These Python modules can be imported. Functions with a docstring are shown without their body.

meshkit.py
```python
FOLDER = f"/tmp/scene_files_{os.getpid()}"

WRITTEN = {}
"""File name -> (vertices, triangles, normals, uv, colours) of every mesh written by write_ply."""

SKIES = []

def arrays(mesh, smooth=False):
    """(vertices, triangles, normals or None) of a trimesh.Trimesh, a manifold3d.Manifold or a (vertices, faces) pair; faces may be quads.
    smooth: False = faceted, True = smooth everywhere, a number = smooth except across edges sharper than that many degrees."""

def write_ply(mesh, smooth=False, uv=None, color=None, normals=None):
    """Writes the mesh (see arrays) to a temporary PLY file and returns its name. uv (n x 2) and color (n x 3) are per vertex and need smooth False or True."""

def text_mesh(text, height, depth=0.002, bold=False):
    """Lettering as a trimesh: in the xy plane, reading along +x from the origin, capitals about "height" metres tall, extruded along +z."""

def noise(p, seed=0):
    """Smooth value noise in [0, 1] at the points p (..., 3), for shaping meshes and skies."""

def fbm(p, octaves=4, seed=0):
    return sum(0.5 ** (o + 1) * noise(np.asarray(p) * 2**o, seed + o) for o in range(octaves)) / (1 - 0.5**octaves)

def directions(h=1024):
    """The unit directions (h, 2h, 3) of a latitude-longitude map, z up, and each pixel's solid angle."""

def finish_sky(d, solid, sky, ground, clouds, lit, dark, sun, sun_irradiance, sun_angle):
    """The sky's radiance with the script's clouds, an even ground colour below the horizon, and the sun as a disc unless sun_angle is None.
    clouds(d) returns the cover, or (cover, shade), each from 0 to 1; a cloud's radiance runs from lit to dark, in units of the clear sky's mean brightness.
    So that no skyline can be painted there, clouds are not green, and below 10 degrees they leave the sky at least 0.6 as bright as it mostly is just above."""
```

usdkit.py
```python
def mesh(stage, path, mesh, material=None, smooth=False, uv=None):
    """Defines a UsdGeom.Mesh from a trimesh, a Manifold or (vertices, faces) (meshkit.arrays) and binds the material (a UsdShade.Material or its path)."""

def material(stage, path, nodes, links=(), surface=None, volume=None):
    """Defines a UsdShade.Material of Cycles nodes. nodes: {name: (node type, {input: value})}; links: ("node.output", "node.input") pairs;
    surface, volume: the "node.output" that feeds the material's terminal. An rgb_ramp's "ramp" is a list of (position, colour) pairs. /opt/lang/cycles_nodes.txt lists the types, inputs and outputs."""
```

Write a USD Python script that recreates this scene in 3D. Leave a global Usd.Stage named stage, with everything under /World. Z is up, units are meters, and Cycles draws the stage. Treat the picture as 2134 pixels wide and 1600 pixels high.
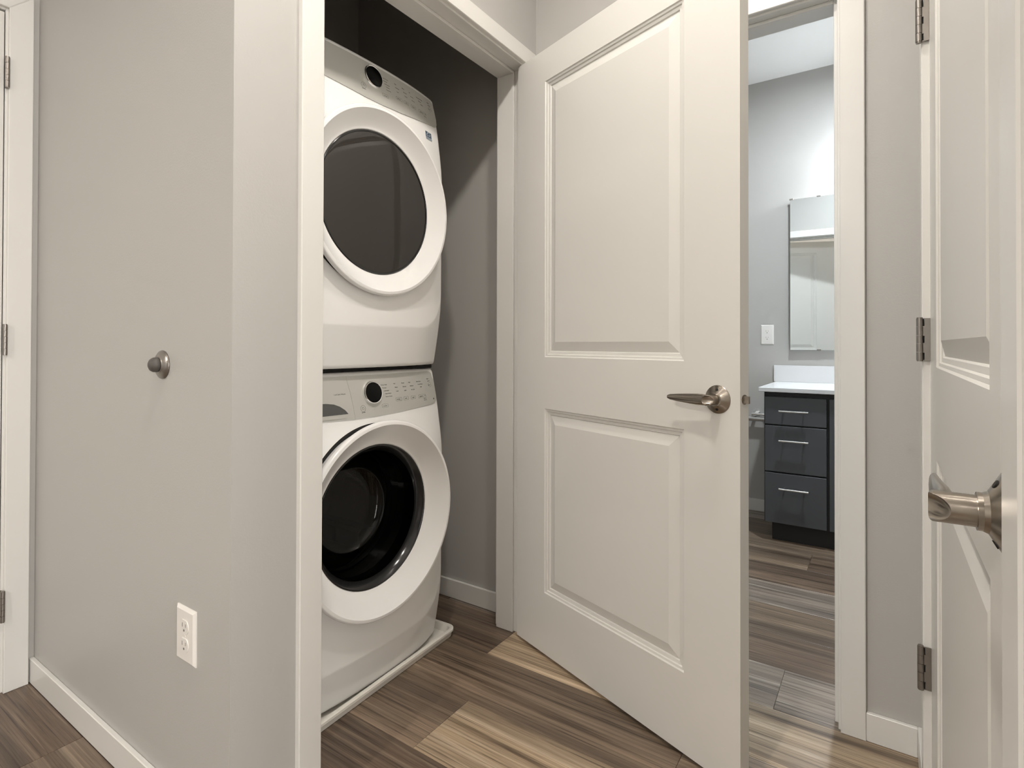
import math, random
import numpy as np, trimesh, shapely, usdkit, meshkit
import manifold3d as mf
from shapely.geometry import Polygon, Point, box as sbox
from scipy.interpolate import PchipInterpolator as Pchip
from pxr import Usd, UsdGeom, UsdLux, Gf, Sdf

stage = Usd.Stage.CreateInMemory()
UsdGeom.SetStageUpAxis(stage, UsdGeom.Tokens.z)
UsdGeom.SetStageMetersPerUnit(stage, 1.0)
world = UsdGeom.Xform.Define(stage, '/World')
stage.SetDefaultPrim(world.GetPrim())
UsdGeom.Scope.Define(stage, '/World/Looks')

# ------------------------------------------------------------------ camera, light, exposure
CAM = np.array([0.0, 0.0, 1.043])
F_PX, YAW, PITCH, ROLL, PY = 1151.612, math.radians(33.975), math.radians(0.4346), math.radians(0.1372), 709.565
fw = np.array([math.cos(YAW) * math.cos(PITCH), math.sin(YAW) * math.cos(PITCH), math.sin(PITCH)])
rt = np.array([math.sin(YAW), -math.cos(YAW), 0.0])
up = np.cross(rt, fw)
rt, up = rt * math.cos(ROLL) + up * math.sin(ROLL), -rt * math.sin(ROLL) + up * math.cos(ROLL)
cam = UsdGeom.Camera.Define(stage, '/World/camera')
AP = 36.0
cam.CreateHorizontalApertureAttr(AP)
cam.CreateVerticalApertureAttr(AP * 1600 / 2134)
cam.CreateFocalLengthAttr(AP * F_PX / 2134)
cam.CreateVerticalApertureOffsetAttr(-(800 - PY) / 2134 * AP)
cam.CreateClippingRangeAttr(Gf.Vec2f(0.01, 100))
cam.CreateExposureAttr(2.5)
cam.AddTransformOp().Set(Gf.Matrix4d(*rt, 0, *up, 0, *(-fw), 0, *CAM, 1))
WARM, COOL = (1.0, 0.945, 0.875), (0.87, 0.945, 1.0)
LAMP_W, BATH_W = (50.0, 8.0, 355.0, 84.0), 12.5          # emission strength of the lamp lenses
BATH_FILL = 180.0  # added bathroom fill lamp, brightens floor and drawers
LAMPS = [(1.05, 0.43), (-0.30, 1.10), (-2.32, 0.87), (0.35, 0.42)]  # all out of view; the last is added fill
CEIL = 2.71
UNSEEN_WIN = (0.10, 1.85, 0.06, 1.70)       # unseen window behind the camera, placed to light the doors: y0, y1, z0, z1
UNSEEN_PATIO = (-1.85, 0.25, 0.06, 2.10)   # unseen patio door behind the camera, placed to light the closet front: x0, x1, z0, z1
YP = -3.0                            # the wall that holds it
UNSEEN_WIN_I, UNSEEN_PATIO_I = 0.17, 1.55
DAY = Gf.Vec3f(0.99, 0.97, 0.94)
day = UsdLux.RectLight.Define(stage, '/World/window_daylight')  # out of view, lights the doors and lower walls from behind
day.CreateWidthAttr(UNSEEN_WIN[1] - UNSEEN_WIN[0]); day.CreateHeightAttr(UNSEEN_WIN[3] - UNSEEN_WIN[2])
day.CreateIntensityAttr(UNSEEN_WIN_I); day.CreateColorAttr(DAY)
day.AddTransformOp().Set(Gf.Matrix4d(0, -1, 0, 0, 0, 0, 1, 0, -1, 0, 0, 0, -3.20, (UNSEEN_WIN[0] + UNSEEN_WIN[1]) / 2, (UNSEEN_WIN[2] + UNSEEN_WIN[3]) / 2, 1))
day = UsdLux.RectLight.Define(stage, '/World/patio_daylight')  # out of view, lights the closet front and machines
day.CreateWidthAttr(UNSEEN_PATIO[1] - UNSEEN_PATIO[0]); day.CreateHeightAttr(UNSEEN_PATIO[3] - UNSEEN_PATIO[2])
day.CreateIntensityAttr(UNSEEN_PATIO_I); day.CreateColorAttr(DAY)
day.AddTransformOp().Set(Gf.Matrix4d(1, 0, 0, 0, 0, 0, 1, 0, 0, -1, 0, 0, (UNSEEN_PATIO[0] + UNSEEN_PATIO[1]) / 2, YP - 0.10, (UNSEEN_PATIO[2] + UNSEEN_PATIO[3]) / 2, 1))

# ------------------------------------------------------------------ materials
def mat(name, color, rough=0.5, metal=0.0, spec=0.5, bump=None, extra=None):
    n = {'p': ('principled_bsdf', dict(base_color=color, roughness=rough, metallic=metal, specular_ior_level=spec, **(extra or {})))}
    l = []
    if bump:                                     # (scale, distance)
        n['t'] = ('texture_coordinate', {})
        n['n'] = ('noise_texture', dict(scale=bump[0], detail=3.0))
        n['b'] = ('bump', dict(distance=bump[1], strength=bump[2] if len(bump) > 2 else 0.5))
        l = [('t.object', 'n.vector'), ('n.fac', 'b.height'), ('b.normal', 'p.normal')]
    return usdkit.material(stage, '/World/Looks/' + name, n, l, surface='p.BSDF')

def emit(name, color, strength):
    return usdkit.material(stage, '/World/Looks/' + name, {'e': ('emission', dict(color=color, strength=strength))}, [], surface='e.emission')

M = {}
M['wall'] = mat('wall_paint', (0.466, 0.4525, 0.430), 0.42, spec=0.35, bump=(220, 0.0006, 0.35))
M['bath_wall'] = mat('bathroom_paint', (0.466, 0.4525, 0.430), 0.42, spec=0.35, bump=(220, 0.0006, 0.35))
M['ceiling'] = mat('ceiling_paint', (0.80, 0.79, 0.77), 0.7, bump=(150, 0.0006, 0.3))
M['trim'] = mat('trim_paint', (0.715, 0.70, 0.667), 0.30, spec=0.45, bump=(60, 0.0004, 0.15))
M['door'] = mat('door_paint', (0.69, 0.675, 0.638), 0.34, spec=0.45, bump=(500, 0.0003, 0.2))
M['nickel'] = mat('satin_nickel', (0.36, 0.32, 0.275), 0.24, metal=1.0)
M['nickel_dark'] = mat('satin_nickel_dark', (0.30, 0.275, 0.25), 0.33, metal=1.0)
M['gap_black'] = mat('gap_shade_black', (0.01, 0.009, 0.008), 0.8)  # near-black standing in for shade in gaps, holes and notches
M['chrome'] = mat('chrome', (0.92, 0.92, 0.92), 0.08, metal=1.0)
M['steel'] = mat('brushed_steel', (0.62, 0.62, 0.61), 0.30, metal=1.0)
M['plastic'] = mat('outlet_plastic', (0.80, 0.77, 0.73), 0.35)
M['outlet_slot'] = mat('outlet_slot', (0.16, 0.15, 0.14), 0.6)
M['rubber'] = mat('grey_rubber', (0.085, 0.078, 0.07), 0.5)
M['enamel'] = mat('white_enamel', (0.86, 0.85, 0.83), 0.22, spec=0.5)
M['ringwhite'] = mat('white_door_plastic', (0.88, 0.87, 0.855), 0.16, spec=0.5)
M['console'] = mat('silver_console', (0.50, 0.495, 0.46), 0.38, metal=0.15, spec=0.5)
M['ink'] = mat('grey_print', (0.10, 0.095, 0.085), 0.6)
M['blackgloss'] = mat('black_gloss', (0.003, 0.003, 0.003), 0.05, spec=0.14)
M['trimblack'] = mat('black_door_trim', (0.016, 0.016, 0.016), 0.16)
M['smoke'] = mat('smoked_door_lens', (0.012, 0.0085, 0.006), 0.035, spec=0.5, extra=dict(ior=1.64))
M['drumsteel'] = usdkit.material(stage, '/World/Looks/drum_steel', {
    't': ('texture_coordinate', {}), 'v': ('noise_texture', dict(scale=130.0, detail=1.0)),
    'b': ('bump', dict(distance=0.004, strength=0.6)),
    'p': ('principled_bsdf', dict(base_color=(0.22, 0.20, 0.18), metallic=1.0, roughness=0.35))},
    [('t.object', 'v.vector'), ('v.fac', 'b.height'), ('b.normal', 'p.normal')], surface='p.BSDF')
M['gasket'] = mat('grey_gasket', (0.08, 0.08, 0.078), 0.45)
M['bowl'] = usdkit.material(stage, '/World/Looks/door_glass', {
    'f': ('fresnel', dict(IOR=1.42)), 't': ('transparent_bsdf', dict(color=(0.27, 0.262, 0.255))) ,
    'g': ('glossy_bsdf', dict(color=(0.75, 0.74, 0.73), roughness=0.01)), 'm': ('mix_closure', {})},
    [('f.fac', 'm.fac'), ('t.BSDF', 'm.closure1'), ('g.BSDF', 'm.closure2')], surface='m.closure')
M['pan'] = mat('pan_plastic', (0.78, 0.75, 0.69), 0.35)
M['cabinet'] = mat('charcoal_laminate', (0.075, 0.079, 0.087), 0.42, bump=(90, 0.0003, 0.2))
M['cabinet_shade'] = mat('charcoal_gap_shade', (0.014, 0.014, 0.015), 0.5)  # carcass darkened, shade of the drawer gaps put into its colour
M['quartz'] = mat('white_quartz', (0.72, 0.72, 0.725), 0.22)
M['mirror'] = mat('mirror_silver', (0.86, 0.88, 0.88), 0.004, metal=1.0)
M['label_blue'] = mat('label_blue', (0.06, 0.10, 0.15), 0.4)
M['label_pale'] = mat('label_pale', (0.45, 0.50, 0.55), 0.4)
for k, w_ in enumerate(LAMP_W): M[f'lamp{k}'] = emit(f'lamp_lens_{k}', WARM, w_)
M['bath_fill'] = emit('bath_fill_lens', COOL, BATH_FILL)
M['vanity_lamp'] = emit('vanity_lamp', COOL, BATH_W)

def wood(name, dark, mid, light, dense=0.5):
    n = {'t': ('texture_coordinate', {}), 'o': ('object_info', {}),
         'r1': ('math', dict(math_type='multiply', value2=37.0)), 'r2': ('math', dict(math_type='multiply', value2=91.0)),
         'loc': ('combine_xyz', {}),
         'm1': ('mapping', dict(scale=(26.0, 0.9, 1.0))), 'n1': ('noise_texture', dict(scale=1.0, detail=5.0, roughness=0.62, distortion=0.7)),
         'c1': ('rgb_ramp', {'ramp': [(0.33, dark), (0.45, mid), (0.54, mid), (0.66, light)]}),
         'm2': ('mapping', dict(scale=(120.0, 1.6, 1.0))), 'n2': ('noise_texture', dict(scale=1.0, detail=6.0, roughness=0.7, distortion=0.4)),
         'c2': ('rgb_ramp', {'ramp': [(0.36, (0.34, 0.31, 0.29)), (0.455, (0.90, 0.89, 0.88)), (0.54, (1.02, 1.02, 1.02)), (0.64, (1.30, 1.29, 1.28))]}),
         'm3': ('mapping', dict(scale=(420.0, 9.0, 1.0))), 'n3': ('noise_texture', dict(scale=1.0, detail=3.0)),
         'c3': ('rgb_ramp', {'ramp': [(0.3, (0.82, 0.81, 0.80)), (0.6, (1.06, 1.06, 1.06))]}),
         'm4': ('mapping', dict(scale=(11.0, 0.45, 1.0))), 'n4': ('noise_texture', dict(scale=1.0, detail=2.0, distortion=0.3)), 'c4': ('rgb_ramp', {'ramp': [(0.34, (0.66, 0.66, 0.67)), (0.47, (0.95, 0.95, 0.95)), (0.55, (1.08, 1.08, 1.07)), (0.66, (1.42, 1.41, 1.40))]}), 'x4': ('mix', dict(mix_type='multiply', fac=1.0)),
         'x1': ('mix', dict(mix_type='multiply', fac=dense + 0.4)), 'x2': ('mix', dict(mix_type='multiply', fac=0.9)),
         'b': ('bump', dict(distance=0.0006, strength=0.25)),
         'p': ('principled_bsdf', dict(roughness=0.31, specular_ior_level=0.5))}
    l = [('o.random', 'r1.value1'), ('o.random', 'r2.value1'), ('r1.value', 'loc.x'), ('r2.value', 'loc.y')]
    for k in '1234':
        l += [('t.object', f'm{k}.vector'), ('loc.vector', f'm{k}.location'), (f'm{k}.vector', f'n{k}.vector'), (f'n{k}.fac', f'c{k}.fac')]
    l += [('c1.color', 'x1.color1'), ('c2.color', 'x1.color2'), ('x1.color', 'x4.color1'), ('c4.color', 'x4.color2'), ('x4.color', 'x2.color1'), ('c3.color', 'x2.color2'),
          ('x2.color', 'p.base_color'), ('n2.fac', 'b.height'), ('b.normal', 'p.normal')]
    return usdkit.material(stage, '/World/Looks/' + name, n, l, surface='p.BSDF')

M['wood_dark'] = wood('plank_dark', (0.075, 0.050, 0.034), (0.135, 0.095, 0.068), (0.24, 0.18, 0.13))
M['wood_mid'] = wood('plank_mid', (0.095, 0.066, 0.045), (0.19, 0.14, 0.10), (0.33, 0.26, 0.19))
M['wood_tan'] = wood('plank_tan', (0.18, 0.128, 0.084), (0.37, 0.28, 0.19), (0.50, 0.395, 0.285))
M['wood_grey'] = wood('plank_grey', (0.105, 0.083, 0.067), (0.225, 0.185, 0.152), (0.44, 0.38, 0.32))

# ------------------------------------------------------------------ helpers
USED = {}
def unique(parent, name):
    k = USED.setdefault((parent, name), 0); USED[(parent, name)] += 1
    return f'{parent}/{name}' + (f'_{k:03d}' if k else '')

def path_of(p):
    return str(p.GetPath()) if p is not None else '/World'

def data(prim, label=None, cat=None, group=None, kind=None):
    for k, v in (('label', label), ('category', cat), ('group', group), ('kind', kind)):
        if v: prim.SetCustomDataByKey(k, v)
    return prim

def obj(name, mesh, material, parent=None, smooth=35, **d):
    m = usdkit.mesh(stage, unique(path_of(parent), name), mesh, M[material], smooth=smooth)
    return data(m.GetPrim(), **d)

def thing(name, label, cat, loc=(0, 0, 0), rotz=0.0, group=None, kind=None):
    x = UsdGeom.Xform.Define(stage, unique('/World', name))
    x.AddTranslateOp().Set(Gf.Vec3d(*loc))
    if rotz: x.AddRotateZOp().Set(rotz)
    return data(x.GetPrim(), label, cat, group, kind)

def cat_(*ms):
    out = []
    for m in ms:
        if hasattr(m, 'to_mesh'):
            q = m.to_mesh(); m = trimesh.Trimesh(q.vert_properties[:, :3], q.tri_verts, process=False)
        out.append(m)
    return trimesh.util.concatenate(out)

def tm(m):
    q = m.to_mesh()
    return trimesh.Trimesh(q.vert_properties[:, :3], q.tri_verts, process=False)

def hull(pts):
    return tm(mf.Manifold.hull_points(np.asarray(pts, float)))

def cbox(x0, x1, y0, y1, z0, z1, c=0.0015):
    """A box with chamfered edges."""
    if c <= 0:
        return trimesh.creation.box(bounds=[[x0, y0, z0], [x1, y1, z1]])
    pts = []
    for sx in (0, 1):
        for sy in (0, 1):
            for sz in (0, 1):
                X, Y, Z = (x0, x1)[sx], (y0, y1)[sy], (z0, z1)[sz]
                dx, dy, dz = (c, -c)[sx], (c, -c)[sy], (c, -c)[sz]
                pts += [(X, Y + dy, Z + dz), (X + dx, Y, Z + dz), (X + dx, Y + dy, Z)]
    return hull(pts)

def mbox(x0, x1, y0, y1, z0, z1):
    return mf.Manifold.cube((x1 - x0, y1 - y0, z1 - z0)).translate((x0, y0, z0))

def prism(poly, t, c, place):
    """A convex polygon (2-D) made t thick with its outer edges chamfered; place(a, b, d) gives the point."""
    p = Polygon(poly); q = p.buffer(-c, join_style=2)
    pts = [place(a, b, 0) for a, b in list(p.exterior.coords)[:-1]]
    pts += [place(a, b, t - c) for a, b in list(p.exterior.coords)[:-1]]
    pts += [place(a, b, t) for a, b in list(q.exterior.coords)[:-1]]
    return hull(pts)

def tube(p0, p1, r, n=24, cap=True, r1=None):
    p0, p1 = np.array(p0, float), np.array(p1, float)
    d = p1 - p0; L = np.linalg.norm(d)
    m = trimesh.creation.revolve([(0, 0), (r, 0), (r1 if r1 is not None else r, L), (0, L)], sections=n)
    m.apply_transform(trimesh.geometry.align_vectors([0, 0, 1], d / L)); m.apply_translation(p0)
    return m

def lathe(profile, n=64, axis=(0, 0, 1), at=(0, 0, 0)):
    m = trimesh.creation.revolve(np.asarray(profile, float), sections=n)
    m.apply_transform(trimesh.geometry.align_vectors([0, 0, 1], axis)); m.apply_translation(at)
    return m

def grid_faces(nu, nv, wrap=False):
    f = []
    for i in range(nu if wrap else nu - 1):
        for j in range(nv - 1):
            a, b = i * nv + j, ((i + 1) % nu) * nv + j
            f += [(a, b, b + 1), (a, b + 1, a + 1)]
    return np.array(f)

# ------------------------------------------------------------------ the room: walls, ceiling, floor
YC, XB, YR, XL, YE = 1.075, 1.750, -0.080, 0.600, 2.190     # hall faces: closet wall, bathroom wall, right wall, left wall, entry wall
BF = 3.770                                                  # far wall of the bathroom
CJ0, CJ1, CH = 0.811, 1.681, 2.046                          # closet doorway between jambs, head
BJ0, BJ1, BH = 0.106, 0.926, 2.012                          # bathroom doorway
RJ0, RJ1, RH = 0.508, 1.450, 2.046                          # doorway of the door on the right
EJ0, EJ1, EH = -0.400, 0.520, 2.046                         # doorway of the entry door on the left
JT = 0.018                                                  # jamb board

def wall(name, m, label, material='wall'):
    return obj(name, m, material, label=label, cat='wall', kind='structure', smooth=False)

wall('wall_left', tm(mbox(XL, 0.73, YC + 0.12, 2.32, 0, CEIL)), 'greige wall on the left with the wall stop and low outlet')
wall('wall_closet', tm(mbox(XL, 1.87, YC, YC + 0.12, 0, CEIL) - mbox(CJ0 - JT, CJ1 + JT, YC - 1, YC + 1, -1, CH + JT)), 'wall around the laundry closet doorway')
wall('wall_bathroom', tm(mbox(XB, 1.87, -1.12, YC, 0, CEIL) - mbox(XB - 1, 2.87, BJ0 - JT, BJ1 + JT, -1, BH + JT)), 'greige wall beside the bathroom doorway')
wall('wall_right', tm(mbox(0.42, XB, YR - 0.12, YR, 0, CEIL) - mbox(RJ0 - JT, RJ1 + JT, YR - 1, YR + 1, -1, RH + JT)), 'wall that holds the closed door at the right edge')
wall('wall_entry', tm(mbox(-3.1, XL, YE, YE + 0.13, 0, CEIL) - mbox(EJ0 - JT, EJ1 + JT, YE - 1, YE + 1, -1, EH + JT)), 'wall around the door at the far left edge')
wall('wall_back', tm(mbox(-3.22, -3.1, YP, YE + 0.13, 0, CEIL) - mbox(-4, -2, UNSEEN_WIN[0], UNSEEN_WIN[1], UNSEEN_WIN[2], UNSEEN_WIN[3])), 'wall behind the camera around the unseen window')
wall('wall_living', tm(mbox(0.42, 0.54, YP, YR - 0.12, 0, CEIL)), 'side wall of the unseen living room laid out for the patio light')  # unseen living room, shaped to let the patio light in
wall('wall_patio', tm(mbox(-3.22, 0.54, YP - 0.12, YP, 0, CEIL) - mbox(UNSEEN_PATIO[0], UNSEEN_PATIO[1], YP - 1, YP + 1, UNSEEN_PATIO[2], UNSEEN_PATIO[3])), 'wall of the unseen living room that holds the unseen patio door')
pd = thing('window_2', 'unseen white framed patio door behind the camera, placed to light the closet front', 'patio door', kind='structure')
xm = (UNSEEN_PATIO[0] + UNSEEN_PATIO[1]) / 2
for a, b, c, d in ((UNSEEN_PATIO[0], UNSEEN_PATIO[1], UNSEEN_PATIO[2], UNSEEN_PATIO[2] + .07), (UNSEEN_PATIO[0], UNSEEN_PATIO[1], UNSEEN_PATIO[3] - .07, UNSEEN_PATIO[3]), (UNSEEN_PATIO[0], UNSEEN_PATIO[0] + .07, UNSEEN_PATIO[2] + .07, UNSEEN_PATIO[3] - .07), (UNSEEN_PATIO[1] - .07, UNSEEN_PATIO[1], UNSEEN_PATIO[2] + .07, UNSEEN_PATIO[3] - .07), (xm - .05, xm + .05, UNSEEN_PATIO[2] + .07, UNSEEN_PATIO[3] - .07)):
    obj('frame', cbox(a, b, YP - .08, YP, c, d, .002), 'trim', pd, smooth=False)
wn = thing('window_1', 'unseen white framed window behind the camera, placed to light doors and walls', 'window', kind='structure')
for a, b, c, d in ((UNSEEN_WIN[0], UNSEEN_WIN[1], UNSEEN_WIN[2], UNSEEN_WIN[2] + .05), (UNSEEN_WIN[0], UNSEEN_WIN[1], UNSEEN_WIN[3] - .05, UNSEEN_WIN[3]), (UNSEEN_WIN[0], UNSEEN_WIN[0] + .05, UNSEEN_WIN[2] + .05, UNSEEN_WIN[3] - .05), (UNSEEN_WIN[1] - .05, UNSEEN_WIN[1], UNSEEN_WIN[2] + .05, UNSEEN_WIN[3] - .05), ((UNSEEN_WIN[0] + UNSEEN_WIN[1]) / 2 - .025, (UNSEEN_WIN[0] + UNSEEN_WIN[1]) / 2 + .025, UNSEEN_WIN[2] + .05, UNSEEN_WIN[3] - .05)):
    obj('frame', cbox(-3.18, -3.10, a, b, c, d, .002), 'trim', wn, smooth=False)
wall('wall_closet_side', tm(mbox(1.768, 1.87, YC + 0.12, 2.2, 0, CEIL)), 'shaded right side wall inside the laundry closet')
wall('wall_closet_back', tm(mbox(0.73, 1.87, 2.08, 2.2, 0, CEIL)), 'dark back wall behind the stacked machines')
wall('wall_bathroom_far', tm(mbox(BF, BF + 0.1, -1.12, 2.2, 0, CEIL)), 'bright bathroom wall behind the mirror and vanity', 'bath_wall')
wall('wall_bathroom_left', tm(mbox(1.87, BF, 1.95, 2.07, 0, CEIL)), 'left side wall of the bathroom, behind the open door', 'bath_wall')
wall('wall_bathroom_right', tm(mbox(1.87, BF, -1.12, -1.0, 0, CEIL)), 'right side wall of the bathroom, behind the casing', 'bath_wall')
obj('ceiling', tm(mbox(-3.22, BF + 0.1, YP - .12, 2.35, CEIL, CEIL + 0.1)), 'ceiling', label='white ceiling seen above the bathroom mirror wall', cat='ceiling', kind='structure', smooth=False)

fl = thing('floor', 'grey-brown wood-look plank floor running through hall, closet and bathroom', 'floor', kind='structure')
obj('subfloor', trimesh.creation.box(bounds=[[-3.22, YP - .12, -0.10], [BF + 0.1, 2.35, -0.006]]), 'wood_mid', fl, smooth=False)
PW, PL, PX = 0.2307, 1.22, 1.0502
joints = {0: 1.014, 1: 0.43, 2: 1.117, 3: 0.267, 4: 0.80, 5: 0.07, 6: 0.55, 7: 1.0, 8: 0.3, 9: 0.7, 10: 0.1, 11: 0.9, -1: 0.62, -2: 0.20, -3: 1.767}
tones = {(0, -0.206): 'wood_tan', (0, 1.014): 'wood_mid', (1, 0.43): 'wood_mid', (2, -0.103): 'wood_tan', (2, 1.117): 'wood_dark', (3, 0.267): 'wood_grey',
         (3, -0.953): 'wood_grey', (-1, 0.62): 'wood_dark', (-1, -0.6): 'wood_mid', (-3, 1.767): 'wood_dark', (-3, 0.547): 'wood_mid', (-4, 1.3): 'wood_mid'}
rng = random.Random(5)
for k in range(-18, 12):
    y = joints.get(k, (k * 0.47) % PL)
    while y > -1.12: y -= PL
    x0, x1 = PX + k * PW, PX + (k + 1) * PW
    while y < 2.33:
        a, b = max(y, -1.10), min(y + PL, 2.33)
        t = next((v for (kk, yy), v in tones.items() if kk == k and abs(yy - y) < 0.02), None) or rng.choice(['wood_dark', 'wood_mid', 'wood_grey', 'wood_grey', 'wood_mid'])
        if x1 > 1.87 and t == 'wood_tan': t = 'wood_grey'
        if b - a > 0.03 and (x0 > 1.5 or a > YR - 0.3 or b > -0.1):
            c = 0.0012; g = 0.0004
            pts = [(x, yy, -0.006) for x in (x0 + g, min(x1, BF) - g) for yy in (a + g, b - g)]
            pts += [(x, yy, -c * 0.6) for x in (x0 + g, min(x1, BF) - g) for yy in (a + g, b - g)]
            pts += [(x, yy, 0.0) for x in (x0 + g + c, min(x1, BF) - g - c) for yy in (a + g + c, b - g - c)]
            obj('plank', hull(pts), t, fl, smooth=False)
        y += PL

# ------------------------------------------------------------------ door frames (jambs, stops, casings) and baseboards
CW, CT = 0.058, 0.014
def frame(name, label, j0, j1, head, place, depth, stop_at, stop_side=1, back=True, foot=0.0):
    """place(a, d, z): a along the wall, d away from the hall face into the wall."""
    t = thing(name, label, 'door frame', kind='structure')
    def bx(n, a0, a1, d0, d1, z0, z1, c=0.0015):
        p, q = np.array(place(a0, d0, z0)), np.array(place(a1, d1, z1))
        lo, hi = np.minimum(p, q), np.maximum(p, q)
        obj(n, cbox(lo[0], hi[0], lo[1], hi[1], lo[2], hi[2], c), 'trim', t, smooth=False)
    e = 0.0005
    bx('side_jamb', j0 - JT, j0, -e, depth + e, foot, head + JT)
    bx('side_jamb', j1, j1 + JT, -e, depth + e, foot, head + JT)
    bx('head_jamb', j0, j1, -e, depth + e, head, head + JT)
    s0, s1 = stop_at
    bx('stop_strip', j0, j0 + 0.010, s0, s1, foot, head)
    bx('stop_strip', j1 - 0.010, j1, s0, s1, foot, head)
    bx('head_stop', j0 + 0.010, j1 - 0.010, s0, s1, head - 0.010, head)
    rv = 0.006
    for sd in ((0, -1), (depth, 1)) if back else ((0, -1),):
        pl = lambda a, z, d, sd=sd: place(a, sd[0] + sd[1] * d, z)
        i0, i1, h = j0 - rv, j1 + rv, head + rv
        o0, o1, ho = i0 - CW, i1 + CW, h + CW
        obj('side_casing', prism([(o0, foot), (i0, foot), (i0, h), (o0, ho)], CT, 0.002, pl), 'trim', t, smooth=False)
        obj('side_casing', prism([(i1, foot), (o1, foot), (o1, ho), (i1, h)], CT, 0.002, pl), 'trim', t, smooth=False)
        obj('head_casing', prism([(o0, ho), (i0, h), (i1, h), (o1, ho)], CT, 0.002, pl), 'trim', t, smooth=False)
    return t

frame('trim_1', 'white casing and jamb around the laundry closet doorway', CJ0, CJ1, CH, lambda a, d, z: (a, YC + d, z), 0.12, (0.047, 0.12))
frame('trim_2', 'white casing and jamb around the bathroom doorway', BJ0, BJ1, BH, lambda a, d, z: (XB + d, a, z), 0.12, (0.03, 0.075))
frame('trim_3', 'white casing around the closed door at the right edge', RJ0, RJ1, RH, lambda a, d, z: (a, YR - d, z), 0.12, (0.047, 0.09))
frame('trim_4', 'white casing of the door at the left edge beside the greige wall', EJ0, EJ1, EH, lambda a, d, z: (a, YE + d, z), 0.13, (0.06, 0.10))

BB, BT = 0.075, 0.012
def baseboard(name, label, x0, x1, y0, y1):
    return obj(name, cbox(x0, x1, y0, y1, 0.0005, BB, 0.0018), 'trim', label=label, cat='baseboard', kind='structure', smooth=False)
baseboard('baseboard_left', 'white baseboard along the greige wall at the lower left', XL - BT, XL, YC - 0.001, YE)
baseboard('baseboard_closet_front', 'short white baseboard between outer corner and closet casing', XL - BT, CJ0 - 0.006 - CW, YC - BT, YC)
baseboard('baseboard_bathroom', 'white baseboard right of the bathroom doorway', XB - BT, XB, YR + BT, BJ0 - 0.006 - CW)
baseboard('baseboard_bathroom_far', 'white baseboard on the bathroom wall left of the vanity', BF - BT, BF, 0.54, 1.95)
baseboard('baseboard_right', 'sliver of white baseboard at the inner corner by the right door', RJ1 + 0.006 + CW, XB, YR, YR + BT)
baseboard('baseboard_closet', 'white baseboard on the side wall inside the laundry closet', 1.768 - BT, 1.768, YC + 0.121, 2.08)
baseboard('baseboard_closet_back', 'white baseboard on the closet wall behind the machines', 0.73, 1.768 - BT, 2.08 - BT, 2.08)

# ------------------------------------------------------------------ doors
PROFILE = [(0, 0), (0.003, 0.0035), (0.0085, 0.0042), (0.0105, 0.0075), (0.0185, 0.0085), (0.021, 0.0118)]
BEVEL = [(0.021, 0.0118), (0.0475, 0.0050), (0.050, 0.0036)]

def rect_ring(r, inset, y):
    x0, x1, z0, z1 = r
    return [(x0 + inset, y, z0 + inset), (x1 - inset, y, z0 + inset), (x1 - inset, y, z1 - inset), (x0 + inset, y, z1 - inset)]

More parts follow.
